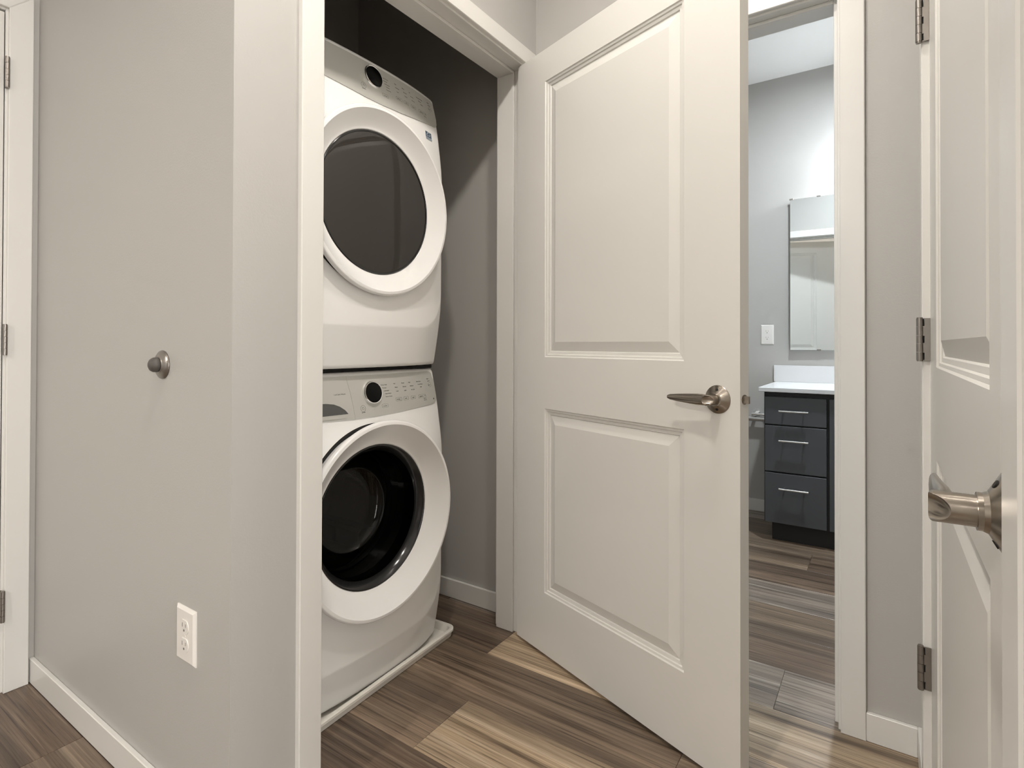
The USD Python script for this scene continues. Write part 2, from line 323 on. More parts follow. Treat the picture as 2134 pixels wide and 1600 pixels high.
def rings_mesh(r, prof, sgn, y0):
    V, Fc = [], []
    for k, (i, d) in enumerate(prof):
        V += rect_ring(r, i, y0 + sgn * d)
    for k in range(len(prof) - 1):
        for j in range(4):
            a, b = 4 * k + j, 4 * k + (j + 1) % 4
            q = [(a, b, b + 4), (a, b + 4, a + 4)]
            Fc += q if sgn > 0 else [x[::-1] for x in q]
    return V, Fc

def door_meshes(w, h, t, rects):
    parts = []
    fr = Polygon([(0, 0), (w, 0), (w, h), (0, h)], [[(r[0], r[2]), (r[1], r[2]), (r[1], r[3]), (r[0], r[3])] for r in rects])
    v2, f2 = trimesh.creation.triangulate_polygon(fr, engine='earcut')
    def flat(y, flip):
        v = np.column_stack([v2[:, 0], np.full(len(v2), y), v2[:, 1]])
        m = trimesh.Trimesh(v, f2, process=False)
        want = -1 if not flip else 1
        if np.sign(m.face_normals[:, 1].mean()) != want: m.invert()
        return m
    parts += [flat(0, False), flat(t, True)]
    side = trimesh.creation.box(bounds=[[0, 0, 0], [w, t, h]])
    side.update_faces(np.abs(side.face_normals[:, 1]) < 0.5)
    parts.append(side)
    panels = []
    for r in rects:
        for sgn, y0 in ((1, 0), (-1, t)):
            parts.append(trimesh.Trimesh(*rings_mesh(r, PROFILE, sgn, y0), process=False))
        pv = []
        for sgn, y0 in ((1, 0), (-1, t)):
            for i, d in BEVEL: pv += [p for p in rect_ring(r, i, y0 + sgn * d)]
        # solid panel: hull of front bevel with back bevel
        panels.append(hull([(p[0], p[1], p[2]) for p in pv]))
    leaf = trimesh.util.concatenate(parts)
    return leaf, panels

def mirror_x(m, flip):
    if flip:
        m = m.copy(); m.vertices[:, 0] *= -1; m.invert()
    return m

def lever_parts(xb, zb, ang=0.0):
    """Rose and lever at (xb, zb) on the face y = 0, sticking out to -y, blade towards the hinge (-x)."""
    rose = lathe([(0, 0), (0.034, 0), (0.034, 0.0015), (0.0325, 0.003), (0.0165, 0.0125), (0.0150, 0.0160), (0.0150, 0.0195), (0.0, 0.0195)], 64, (0, -1, 0), (xb, 0, zb))
    neck = mf.Manifold.cylinder(0.0285, 0.0126, 0.0126, 64).rotate((90, 0, 0)).translate((xb, -0.0185, zb))
    neck = neck + mf.Manifold.sphere(1.0, 64).scale((0.0126, 0.0050, 0.0126)).translate((xb, -0.0470, zb))
    # blade: ellipses along -x, growing out of the neck
    secs = [(-0.001, 0.0118, 0.0080, -0.0390), (-0.012, 0.0134, 0.0088, -0.0395), (-0.028, 0.0136, 0.0084, -0.0400), (-0.05, 0.0122, 0.0066, -0.0405), (-0.085, 0.0094, 0.0050, -0.0405), (-0.108, 0.0070, 0.0040, -0.0400), (-0.1165, 0.0042, 0.0026, -0.0395)]
    blade = mf.Manifold()
    for s0, s1 in zip(secs[:-1], secs[1:]):
        pts = []
        for x, rz, ry, yc in (s0, s1):
            for k in range(28):
                a = 2 * math.pi * k / 28
                pts.append((xb + x, yc + ry * math.sin(a), zb + rz * math.cos(a)))
        blade = blade + mf.Manifold.hull_points(np.array(pts))
    lever = (neck + blade)
    scoop = mf.Manifold.sphere(1.0, 128).scale((0.0240, 0.0100, 0.0112)).rotate((0, 0, 34)).translate((xb + 0.0030, -0.0515, zb))
    lever = tm(lever - scoop)
    holes = cat_(*[tube((xb + 0.003, -0.0072, zb + q * 0.0229), (xb + 0.003, -0.0088, zb + q * 0.0238), 0.0034, 20) for q in (1, -1)])
    return rose, lever, holes

def hinge_mesh(zc, x=-0.004, y=-0.018, r=0.0060, L=0.089):
    k = L / 5
    barrel = []
    for i in range(5):
        z0 = zc - L / 2 + i * k
        barrel.append(tube((x, y, z0 + 0.0003), (x, y, z0 + k - 0.0003), r, 20))
    barrel.append(tube((x, y, zc - L / 2 - 0.0018), (x, y, zc - L / 2 + 0.001), 0.0052, 20))
    barrel.append(tube((x, y, zc + L / 2 - 0.001), (x, y, zc + L / 2 + 0.0018), 0.0052, 20))
    leaf = mbox(x - 0.0012, x + 0.0012, y + (0.002 if y < 0 else -0.002) if y < 0 else 0, 0.0 if y < 0 else y, zc - L / 2, zc + L / 2)
    slots = []
    for i in (0, 2, 4):
        z0 = zc - L / 2 + i * k
        slots.append(mbox(x - 0.01, x + 0.01, y + 0.0055, y + 0.0082, z0 + 0.0015, z0 + k - 0.0015))
    for s in slots: leaf = leaf - s
    return cat_(*barrel), tm(leaf)

LEAF_W, LEAF_H, LEAF_T = 0.864, 2.027, 0.035
def make_door(name, label, loc, rot, w, flip=False, hinges=(), lever_x=None, hinge_y=-0.018, lever_z=0.902, latch=False):
    t = thing(name, label, 'door', loc, rot, kind='structure')
    rects = [(0.152, w - 0.155, 0.203, 0.818), (0.152, w - 0.155, 0.991, 1.919)]
    leaf, panels = door_meshes(w, LEAF_H, LEAF_T, rects)
    obj('door_leaf', mirror_x(leaf, flip), 'door', t, smooth=False)
    for p in panels: obj('panel', mirror_x(p, flip), 'door', t, smooth=False)
    if lever_x is not None:
        rose, lever, holes = lever_parts(lever_x, lever_z)
        h = obj('door_handle', mirror_x(lever, flip), 'nickel', t, smooth=28, label='satin nickel lever handle')
        obj('rose', mirror_x(rose, flip), 'nickel', h, smooth=20)
        obj('screw_holes', mirror_x(holes, flip), 'gap_black', h)
    for z in hinges:
        b, l = hinge_mesh(z, y=hinge_y) if hinge_y < 0 else hinge_mesh(z, y=hinge_y)
        h = obj('hinge', mirror_x(b, flip), 'nickel_dark', t, label='satin nickel hinge barrel')
        if hinge_y < 0:
            obj('hinge_leaf', mirror_x(l, flip), 'nickel_dark', h, smooth=False)
            k = 0.089 / 5
            obj('leaf_notches', mirror_x(cat_(*[cbox(-.0056, -.0048, hinge_y + .0048, hinge_y + .0076, z - .0445 + i * k + .0015, z - .0445 + (i + 1) * k - .0015, 0) for i in (0, 2, 4)]), flip), 'gap_black', h, smooth=False, kind='stuff')  # black blocks put shade into the leaf notches
    if latch:
        plate = mf.CrossSection.circle(0.0115, 40).extrude(0.0012).rotate((0, 90, 0)).translate((w, LEAF_T / 2, lever_z + 0.003))
        hb = obj('latch_bolt', cat_(hull([(w, 0.0105, lever_z - 0.0055), (w, 0.0245, lever_z - 0.0055), (w + 0.0150, 0.0105, lever_z - 0.0055), (w + 0.0150, 0.016, lever_z - 0.0055), (w, 0.0105, lever_z + 0.0115), (w, 0.0245, lever_z + 0.0115), (w + 0.0150, 0.0105, lever_z + 0.0115), (w + 0.0150, 0.016, lever_z + 0.0115)])), 'nickel', t, label='small latch bolt in the door edge')
        obj('face_plate', tm(plate), 'nickel', hb)
    return t

make_door('door_1', 'white two-panel closet door standing open with a lever handle', (1.651, 1.0884, 0.0115), 249.95, LEAF_W, hinges=(0.30, 1.02, 1.74), lever_x=0.806, hinge_y=LEAF_T + 0.005, latch=True)
make_door('door_2', 'white two-panel door at the right edge with visible hinges', (1.447, YR, 0.0115), 180.0, 0.936, hinges=(0.355, 1.045, 1.72), lever_x=0.936 - 0.062, lever_z=0.900)
make_door('door_3', 'door at the left edge, only its hinges in view', (0.517, YE, 0.0115), 0.0, 0.914, flip=True, hinges=(0.25, 1.043, 1.843), lever_x=0.845)

# ------------------------------------------------------------------ laundry pair
XC = 1.157
WP = Pchip([.0, .03, .10, .34, .66, .80, .935, .96, 1.0], [.0, .0, .0, .0, .0, .017, .045, .051, .055])
DP = Pchip([-.1, .0, .012, .106, .346, .638, .797, .932, .972, 1.1], [.004, .004, .004, .004, .004, .004, .021, .047, .056, .07])
def smoothstep(a, b, x):
    t = np.clip((x - a) / (b - a), 0, 1); return t * t * (3 - 2 * t)
def front(dx, z, P, zs, step=0.23):
    """Depth Y of the bowed front at dx from the middle, z above the machine's own base."""
    dx, z = np.asarray(dx, float), np.asarray(z, float)
    up_ = smoothstep(0.68, 0.82, z)
    y = 1.257 + .011 * up_ + (.046 - .012 * up_) * np.abs(dx / .343) ** 2.4 + P(z)
    # crease round the lower front, where the face falls back: distance outside a rounded rectangle open at the top
    hw, r = 0.322, 0.13
    qx, qz = np.abs(dx) - (hw - r), (zs + r) - z
    d = np.hypot(np.maximum(qx, 0), np.maximum(qz, 0)) + np.minimum(np.maximum(qx, qz), 0) - r
    d = np.where(d > 0.003, d, np.where(d < -0.003, 0.0, (d + 0.003) ** 2 / 0.012))
    return y + step * np.minimum(d, 0.2) * smoothstep(0.55, 0.35, z)

HW, RD, BACK = 0.343, 0.022, 1.87
def body_mesh(P, zs, H, z0=0.0, hole=None, cut=0.262):
    xs = np.concatenate([np.linspace(-HW, -HW + RD, 9)[:-1], np.concatenate([np.linspace(-HW + RD, -0.17, 40)[:-1], np.linspace(-0.17, 0.17, 30)[:-1], np.linspace(0.17, HW - RD, 40)]), np.linspace(HW - RD, HW, 9)[1:]])
    zz = np.concatenate([np.linspace(z0, z0 + 0.012, 5)[:-1], np.concatenate([np.linspace(z0 + 0.012, 0.30, 72)[:-1], np.linspace(0.30, H - 0.018, 66)]), np.linspace(H - 0.018, H, 8)[1:]])
    X, Z = np.meshgrid(xs, zz, indexing='ij')
    Y = front(X, Z, P, zs)
    ex = np.clip((np.abs(X) - (HW - RD)) / RD, 0, 1); Y = Y + RD * (1 - np.sqrt(np.maximum(1 - ex ** 2, 0)))
    ez = np.clip((Z - (H - 0.018)) / 0.018, 0, 1); Y = Y + 0.018 * (1 - np.sqrt(np.maximum(1 - ez ** 2, 0)))
    ez = np.clip((z0 + 0.012 - Z) / 0.012, 0, 1); Y = Y + 0.006 * (1 - np.sqrt(np.maximum(1 - ez ** 2, 0)))
    nu, nv = X.shape
    A = np.stack([X + XC, Y, Z], -1).reshape(-1, 3)
    B = A.copy(); B[:, 1] = BACK
    f = grid_faces(nu, nv); n = nu * nv
    F_ = [f, f[:, ::-1] + n]
    loop = [i * nv for i in range(nu)] + [(nu - 1) * nv + j for j in range(1, nv)] + [i * nv + nv - 1 for i in range(nu - 2, -1, -1)] + [j for j in range(nv - 2, 0, -1)]
    q = []
    for a, b in zip(loop, loop[1:] + loop[:1]): q += [(a, a + n, b + n), (a, b + n, b)]
    F_.append(np.array(q))
    m = trimesh.Trimesh(np.vstack([A, B]), np.vstack(F_), process=False)
    if m.volume < 0: m.invert()
    if hole:
        zc, r, dep = hole
        s = mf.Manifold(mf.Mesh(np.asarray(m.vertices, np.float32), np.asarray(m.faces, np.uint32)))
        cyl = mf.Manifold.cylinder(dep, r, r, 96).rotate((-90, 0, 0)).translate((XC, 1.20, zc))
        well = mf.Manifold.cylinder(0.125, cut, cut, 128).rotate((-90, 0, 0)).translate((XC, 1.20, zc))
        m = tm(s - cyl - well)
    return m

def on_front(mesh2d, P, zs, off, maxedge=0.02):
    """A flat mesh in (dx, z, depth) wrapped on the machine's front, depth outwards on top of off."""
    v, f = mesh2d.vertices, mesh2d.faces
    if maxedge: v, f = trimesh.remesh.subdivide_to_size(v, f, maxedge, max_iter=12)
    v = np.asarray(v)
    y = front(v[:, 0], v[:, 1], P, zs) - off - v[:, 2]
    m = trimesh.Trimesh(np.column_stack([v[:, 0] + XC, y, v[:, 1]]), f, process=False)
    m.invert()
    m.merge_vertices()
    if m.is_watertight and m.volume < 0: m.invert()
    return m

def patch(poly, P, zs, off, t, maxedge=0.02):
    return on_front(trimesh.creation.extrude_polygon(poly, t, engine='earcut'), P, zs, off, maxedge)

def lettering(items, P, zs, off):
    out = []
    for s, x, z, h in items:
        m = meshkit.text_mesh(s, h, 0.0002)
        m.apply_translation((x, z, 0)); out.append(m)
    return on_front(trimesh.util.concatenate(out), P, zs, off, None)

def outline(poly, w):
    return poly.difference(poly.buffer(-w))

def ring_mesh(zc, R, r_in, y_rim, y_in, gap=0.055, n=128):
    """The door's broad white funnel: crisp outer rim, hollow slope in to the glass, tapered back."""
    prof = [(r_in - 0.004, y_in + 0.016), (r_in - 0.001, y_in + 0.004), (r_in + 0.002, y_in + 0.0005)]
    for s in np.linspace(0.0, 1.0, 15):
        r = r_in + 0.004 + (R - 0.013 - r_in - 0.004) * s
        y = y_in + (y_rim - y_in) * (s ** 1.25)
        prof.append((r, y))
    for a in np.linspace(20, 180, 10):
        prof.append((R - 0.009 + 0.009 * math.sin(math.radians(a)), y_rim + 0.0105 - 0.0105 * math.cos(math.radians(a))))
    prof += [(R - 0.010, y_rim + 0.023), (R - 0.015, y_rim + 0.030), (R - 0.0215, y_rim + gap)]
    m = trimesh.creation.revolve(np.array([(r, y) for r, y in prof]), sections=n)
    m.vertices = np.column_stack([m.vertices[:, 0] + XC, m.vertices[:, 2], m.vertices[:, 1] + zc])
    # normals should face outward (-y side mostly)
    c = m.triangles_center; nrm = m.face_normals
    k = (np.hypot(c[:, 0] - XC, c[:, 2] - zc) < R - 0.03) & (np.hypot(c[:, 0] - XC, c[:, 2] - zc) > r_in + 0.02) & (c[:, 1] < y_in)
    if nrm[k, 1].mean() > 0: m.invert()
    return m

def yl(profile, zc, n=96):
    """Lathe about the machine's door axis; profile of (radius, Y)."""
    m = trimesh.creation.revolve(np.array(profile, float), sections=n)
    m.vertices = np.column_stack([m.vertices[:, 0] + XC, m.vertices[:, 2], m.vertices[:, 1] + zc])
    return m

def disc_on(dx, z, prof, P, zs, tilt):
    """A lathed knob standing on the sloping console; prof of (radius, height)."""
    y = float(front(dx, z, P, zs))
    d = np.array([0, -math.cos(tilt), math.sin(tilt)])
    return lathe(prof, 64, d, (dx + XC, y, z))

WZ, DZ = 0.0, 0.968
ZS = 0.137
ws = thing('washing_machine', 'white front-load washer with dark round window, beneath the dryer', 'washing machine')
obj('body', body_mesh(WP, ZS, 0.960, 0.018, hole=(0.526, 0.222, 0.56), cut=0.262), 'enamel', ws, smooth=40)
panel_w = Polygon([(-.335, .846), (-.25, .8335), (-.16, .8265), (-.07, .8238), (.02, .8245), (.10, .8275), (.20, .8325), (.29, .8360), (.308, .8385), (.320, .8460), (.3245, .856), (.3245, .876), (.3215, .915), (.314, .941), (.306, .9475), (.29, .9490), (-.30, .9490), (-.335, .945)])
split = Polygon([(-.5, .7), (-.0684, .7), (-.0684, .824), (-.0700, .86), (-.0740, .90), (-.0800, .935), (-.084, 1.1), (-.5, 1.1)])
cp = obj('control_panel', patch(panel_w.difference(split.buffer(0.0006)), WP, ZS, -0.003, 0.0055, 0.015), 'console', ws, label='silver-grey control panel with printed settings')
dr = obj('detergent_drawer', patch(panel_w.intersection(split), WP, ZS, -0.003, 0.0055, 0.015), 'console', ws, label='silver-grey dispenser drawer front')
recess = Polygon([(-.325, .8420), (-.0900, .8412), (-.100, .853), (-.116, .864), (-.135, .8718), (-.16, .8755), (-.20, .877), (-.325, .877)])
obj('handle_recess', patch(recess, WP, ZS, 0.0026, 0.0004, 0.015), 'gasket', dr, label='dark flat patch for the shade in the drawer finger recess')  # flat dark patch, shade of the recess put into colour
lip = Polygon([(-.33, .832), (-.10, .830), (-.0905, .8385), (-.33, .8415)])
obj('drawer_lip', patch(lip, WP, ZS, 0.0020, 0.0022, 0.02), 'console', dr)
obj('lettering', lettering([('LuxCare Wash', -.131, .8965, .0042)], WP, ZS, 0.0026), 'ink', dr, smooth=False, kind='stuff')
tx = [('Heavy Duty', .047, .9145, .0036), ('Normal', .052, .9050, .0036), ('Delicates', .0575, .8958, .0036), ('Hand Wash', .0605, .8868, .0036), ('Rinse & Spin', .0610, .8776, .0036),
      ('Hot', .1030, .9155, .0036), ('Warm', .1065, .9035, .0036), ('Cold', .1100, .8910, .0036), ('Heavy', .1395, .9155, .0036), ('Normal', .1440, .9035, .0036), ('Light', .1480, .8910, .0036),
      ('High', .1745, .9155, .0036), ('Medium', .1800, .9035, .0036), ('No Spin', .1840, .8910, .0036), ('Extra Rinse', .2160, .9155, .0036), ('Fresh Rinse', .2235, .9060, .0036), ('Soak', .2330, .8970, .0036),
      ('start', .2790, .9215, .0042), ('pause', .2830, .9140, .0036), ('cancel', .2830, .9000, .0032),
      ('power', -.0420, .8385, .0036), ('cycles', .0450, .8500, .0040), ('temp', .1085, .8650, .0046), ('soil', .1465, .8650, .0046), ('spin', .1830, .8650, .0046), ('options', .2230, .8650, .0046),
      ('hold 3 sec', .2450, .8570, .0024), ('control lock', .2440, .8520, .0024)]
def buttons(shift=0.0):
    b = []
    for x0, x1, z in ((.1035, .1320, .8673), (.1400, .1640, .8673), (.1765, .2010, .8673), (.2170, .2590, .8673), (.0400, .0665, .8522)):
        b.append(outline(sbox(x0 + .003, z - .0055 + .003, x1 - .003, z + .0055 - .003).buffer(.003), .0005))
    b.append(outline(Point(-.0345, .8515).buffer(.0095), .0007))
    b.append(outline(Point(-.0345, .8515).buffer(.0042), .0007).difference(sbox(-.0357, .852, -.0333, .86)))
    b.append(sbox(-.0349, .8515, -.0341, .8565))
    b.append(outline(Point(.2935, .9020).buffer(.0085), .0004))
    b.append(Polygon([(.2535, .8655), (.2535, .8705), (.2575, .868)]))
    return b
wb = cat_(*[patch(q, WP, ZS, 0.0026, 0.0002, None) for q in buttons()] + [patch(Point(.3055, .8530).buffer(.0030), WP, ZS, 0.0026, 0.0005, None)])
obj('lettering', lettering(tx, WP, ZS, 0.0026), 'ink', cp, smooth=False, kind='stuff')
obj('button_outlines', wb, 'ink', cp, smooth=False, kind='stuff')
TW = math.atan2(.028, .135)
dial = obj('dial', disc_on(.008, .8945, [(0, .0155), (.010, .0153), (.022, .0143), (.0305, .0125), (.0310, .0060), (.0310, 0)], WP, ZS, TW), 'blackgloss', ws, label='glossy black cycle dial')
obj('bezel', disc_on(.008, .8945, [(.0305, .0070), (.0312, .0115), (.0335, .0122), (.0362, .0090), (.0370, .0030), (.0370, -.004), (.0305, -.004), (.0305, .0070)], WP, ZS, TW), 'chrome', dial, label='chrome ring')
def gap_shade_ring(zc, r1, r0, P):  # black ring on the body, imitates the shade behind the door
    return patch(Point(0, zc).buffer(r1, quad_segs=32).difference(Point(0, zc).buffer(r0, quad_segs=32)), P, ZS, 0.0003, 0.0004, 0.02)
obj('door_seam', gap_shade_ring(0.526, 0.2790, 0.2600, WP), 'gap_black', ws, label='black ring patch that puts shade behind the door')
ring = obj('door_ring', ring_mesh(0.526, 0.291, 0.2145, 1.222, 1.272), 'ringwhite', ws, smooth=40, label='broad white funnel-shaped door ring')
obj('door_trim', yl([(.2150, 1.2790), (.2135, 1.2735), (.2100, 1.2730), (.2065, 1.2760), (.1990, 1.2850), (.1940, 1.2950), (.1915, 1.3040), (.1905, 1.3400), (.2150, 1.3400), (.2150, 1.2790)], .526), 'trimblack', ring, smooth=30, label='black inner door trim')
obj('door_window', yl([(.1920, 1.3000), (.1880, 1.3120), (.1810, 1.3400), (.1700, 1.3760), (.1560, 1.4050), (.1380, 1.4240), (.1100, 1.4360), (.0600, 1.4420), (0.0001, 1.4430)], .526), 'bowl', ring, smooth=30, label='clear glass bowl of the door')
obj('gasket', yl([(.2180, 1.345), (.2180, 1.400), (.1950, 1.408), (.1850, 1.400), (.1800, 1.412), (.1900, 1.428), (.1960, 1.440), (.2190, 1.445)], .526), 'gasket', ws, smooth=30)
drum = obj('drum', yl([(.1920, 1.445), (.1960, 1.450), (.2150, 1.470), (.2180, 1.500), (.2180, 1.720), (.2100, 1.735), (.12, 1.742), (.06, 1.728), (0.0001, 1.722)], .526), 'drumsteel', ws, smooth=30, label='perforated steel drum inside the window')
for k in range(3):
    a = math.radians(75 + 120 * k)
    pts = []
    for y in (1.48, 1.72):
        for rr, da in ((.217, -.20), (.217, .20), (.165, -.05), (.165, .05)):
            pts.append((XC + rr * math.cos(a + da), y, .526 + rr * math.sin(a + da)))
    obj('lifter', hull(pts), 'gasket', drum, smooth=False)
for sx in (-1, 1):
    for yy in (1.42, 1.80):
        obj('foot', tube((XC + sx * .28, yy, 0.0075), (XC + sx * .28, yy, 0.026), 0.02, 20), 'gasket', ws)

dy = thing('clothes_dryer', 'white front-load dryer with smoky round window, stacked on the washer', 'clothes dryer', (0, 0, DZ))
obj('body', body_mesh(DP, ZS - 0.006, 0.962, 0.005, hole=(1.4695 - 0.968, 0.222, 0.10), cut=0.256), 'enamel', dy, smooth=40)
obj('stacking_bracket', cbox(XC - .325, XC + .325, 1.345, 1.86, -0.0078, 0.0060, .002), 'gap_black', dy, smooth=False, label='black block in the gap between the machines')  # black block fills the dark gap, dryer stands on it
panel_d = Polygon([(-.335, .846), (-.25, .837), (-.17, .8295), (-.10, .8235), (-.03, .8185), (.043, .8180), (.12, .8225), (.20, .831), (.29, .8425), (.308, .8450), (.320, .8500), (.3265, .860), (.3285, .880), (.3250, .912), (.3200, .934), (.312, .9405), (.30, .9420), (-.30, .9420), (-.335, .938)])
cpd = obj('control_panel', patch(panel_d, DP, ZS, -0.003, 0.0055, 0.015), 'console', dy, label='silver-grey control panel with printed settings')
sh = 0.0035
tt = [('Heavy Duty', .049, .9135, .0036), ('Normal', .053, .9045, .0036), ('Delicates', .0575, .8953, .0036), ('Towels', .0605, .8863, .0036), ('Time Dry', .0610, .8772, .0036),
      ('High', .1030, .9155, .0036), ('Medium', .1065, .9035, .0036), ('Low', .1100, .8910, .0036), ('More', .1395, .9155, .0036), ('Normal', .1440, .9035, .0036), ('Damp', .1480, .8910, .0036),
      ('60', .1745, .9155, .0036), ('45 min', .1800, .9035, .0036), ('30 min', .1840, .8910, .0036), ('Instant Refresh', .2130, .9155, .0036), ('Extend', .2235, .9060, .0036), ('Chime', .2330, .8970, .0036),
      ('start', .2790, .9235, .0042), ('pause', .2830, .9160, .0036), ('cancel', .2830, .9030, .0032),
      ('power', -.0420, .8420, .0036), ('cycles', .0450, .8530, .0040), ('temp', .1085, .8680, .0046), ('dry', .1480, .8680, .0046), ('time', .1830, .8680, .0046), ('options', .2230, .8680, .0046), ('hold 3 sec', .2450, .8600, .0024)]
obj('lettering', lettering(tt, DP, ZS, 0.0026), 'ink', cpd, smooth=False, kind='stuff')
bd = [shapely.affinity.translate(q, 0, 0.003) for q in buttons()]
obj('button_outlines', cat_(*[patch(q, DP, ZS, 0.0026, 0.0002, None) for q in bd]), 'ink', cpd, smooth=False, kind='stuff')
TD = math.atan2(.026, .135)
dial = obj('dial', disc_on(.008, .8960, [(0, .0155), (.010, .0153), (.022, .0143), (.0305, .0125), (.0310, .0060), (.0310, 0)], DP, ZS, TD), 'blackgloss', dy, label='glossy black cycle dial')
obj('bezel', disc_on(.008, .8960, [(.0305, .0070), (.0312, .0115), (.0335, .0122), (.0362, .0090), (.0370, .0030), (.0370, -.004), (.0305, -.004), (.0305, .0070)], DP, ZS, TD), 'chrome', dial, label='chrome ring')
ZD = 1.4695 - DZ
obj('door_seam', gap_shade_ring(ZD, 0.2705, 0.2540, DP), 'gap_black', dy, label='black ring patch that puts shade behind the door')
ring = obj('door_ring', ring_mesh(ZD, 0.281, 0.2145, 1.234, 1.268), 'ringwhite', dy, smooth=40, label='broad white funnel-shaped door ring')
obj('door_window', yl([(.2150, 1.290), (.2145, 1.2735), (.2125, 1.2700), (.20, 1.2688), (.15, 1.2678), (.08, 1.2672), (0.0001, 1.2670)], ZD), 'smoke', ring, smooth=30, label='smoky brown door window')
obj('window_rim', yl([(.2160, 1.2745), (.2150, 1.2695), (.2125, 1.2672), (.2095, 1.2675), (.2085, 1.2690)], ZD), 'trimblack', ring, smooth=30)
lb = obj('energy_label', patch(sbox(.2445, .7810, .2795, .8100), DP, ZS, 0.0002, 0.0004, 0.01), 'label_blue', dy, smooth=False, label='small blue efficiency sticker')
arc = Point(.262, .7965).buffer(.0125).difference(Point(.2645, .7940).buffer(.0125))
star = Polygon([(.270 + (.0045 if k % 2 == 0 else .0018) * math.sin(k * math.pi / 5), .8000 + (.0045 if k % 2 == 0 else .0018) * math.cos(k * math.pi / 5)) for k in range(10)])
obj('label_print', cat_(patch(sbox(.2455, .7820, .2785, .7900), DP, ZS, 0.0007, 0.0002, None), patch(arc, DP, ZS, 0.0007, 0.0002, None), patch(star, DP, ZS, 0.0007, 0.0002, None), lettering([('energy', .2495, .7950, .0040)], DP, ZS, 0.0007)), 'label_pale', lb, smooth=False, kind='stuff')
obj('label_text', lettering([('ENERGY STAR', .2468, .7842, .0036)], DP, ZS, 0.0010), 'label_blue', lb, smooth=False, kind='stuff')

# drain pan
def pan_mesh():
    outer = lambda g, r: sbox(-.785 + g + r, g + r, -g - r, .700 - g - r).buffer(r, quad_segs=8)
    lev = [(0.008, 0.001, .028), (0.004, 0.019, .032), (0.0, 0.0205, .034), (0.0003, 0.0270, .034), (0.0030, 0.0290, .032), (0.0125, 0.0290, .025), (0.0150, 0.0270, .023), (0.022, 0.006, .018)]
    V = []
    for g, z, r in lev:
        c = np.array(outer(g, r).exterior.coords)[:-1]
        V.append(np.column_stack([c, np.full(len(c), z)]))
    n = len(V[0]); assert all(len(v) == n for v in V)
    f = []
    for k in range(len(V) - 1):
        for j in range(n):
            a, b = k * n + j, k * n + (j + 1) % n
            f += [(a, b, b + n), (a, b + n, a + n)]
    v = np.vstack(V); k0 = len(v); v = np.vstack([v, [[-.37, .37, 0.006]], [[-.37, .37, 0.001]]])
    last = (len(V) - 1) * n
    f += [(last + j, last + (j + 1) % n, k0) for j in range(n)] + [((j + 1) % n, j, k0 + 1) for j in range(n)]
    m = trimesh.Trimesh(v, f, process=False)
    return m if m.volume > 0 else (m.invert() or m)
dp = thing('drain_pan', 'shallow white plastic drain pan under the washer', 'drain pan', (1.552, 1.281, 0.0), 3.0)
obj('tray', pan_mesh(), 'pan', dp, smooth=40)

# ------------------------------------------------------------------ wall stop and outlets
st = thing('door_stop', 'round satin nickel wall stop with grey rubber bumper on the left wall', 'door stop', (XL, 1.362, 0.996))
obj('base', lathe([(0, 0), (.032, 0), (.0325, .002), (.0315, .0045), (.026, .0085), (.0215, .0100), (.0195, .0120), (.0175, .0130), (0, .0130)], 56, (-1, 0, 0)), 'nickel_dark', st)
obj('bumper', lathe([(.0150, .0105), (.0168, .0150), (.0162, .0210), (.0130, .0262), (.0075, .0295), (0, .0305)], 48, (-1, 0, 0)), 'rubber', st)

def outlet(name, label, loc, rot, w=0.079, h=0.117):
    """Plate in the local xz plane facing -y."""
    t = thing(name, label, 'outlet', loc, rot, group='duplex wall outlets')
    hw, hh = w / 2, h / 2
    pts = [(sx * hw, 0, sz * hh) for sx in (-1, 1) for sz in (-1, 1)] + [(sx * hw, -.0022, sz * hh) for sx in (-1, 1) for sz in (-1, 1)] + [(sx * (hw - .006), -.0062, sz * (hh - .006)) for sx in (-1, 1) for sz in (-1, 1)]
    obj('plate', hull(pts), 'plastic', t, smooth=False)
    for s in (1, -1):
        p = Point(0, 0).buffer(.0172, quad_segs=12).intersection(sbox(-.02, -.0142, .02, .0142))
        m = trimesh.creation.extrude_polygon(p, .0022, engine='earcut')
        m.vertices = np.column_stack([m.vertices[:, 0], -.0055 - m.vertices[:, 2], m.vertices[:, 1] + s * .0195])
        m.fix_normals()
        rc = obj('receptacle', m, 'plastic', t, smooth=30)
        zc = s * .0195
        sl = cat_(cbox(-.0075, -.0058, -.0080, -.0060, zc - .001, zc + .0078, 0), cbox(.0058, .0073, -.0080, -.0060, zc + .0002, zc + .0070, 0), tube((0, -.0060, zc - .0075), (0, -.0080, zc - .0075), .0026, 16))
        obj('slots', sl, 'outlet_slot', rc, smooth=False)
    obj('screw', tube((0, -.005, 0), (0, -.0070, 0), .0032, 16), 'plastic', t)
    return t
outlet('wall_outlet', 'white duplex outlet low on the left wall', (XL, 1.2430, 0.4190), -90)
outlet('wall_outlet', 'white duplex outlet on the bathroom wall left of the mirror', (BF, 0.609, 1.1095), -90, 0.075, 0.124)

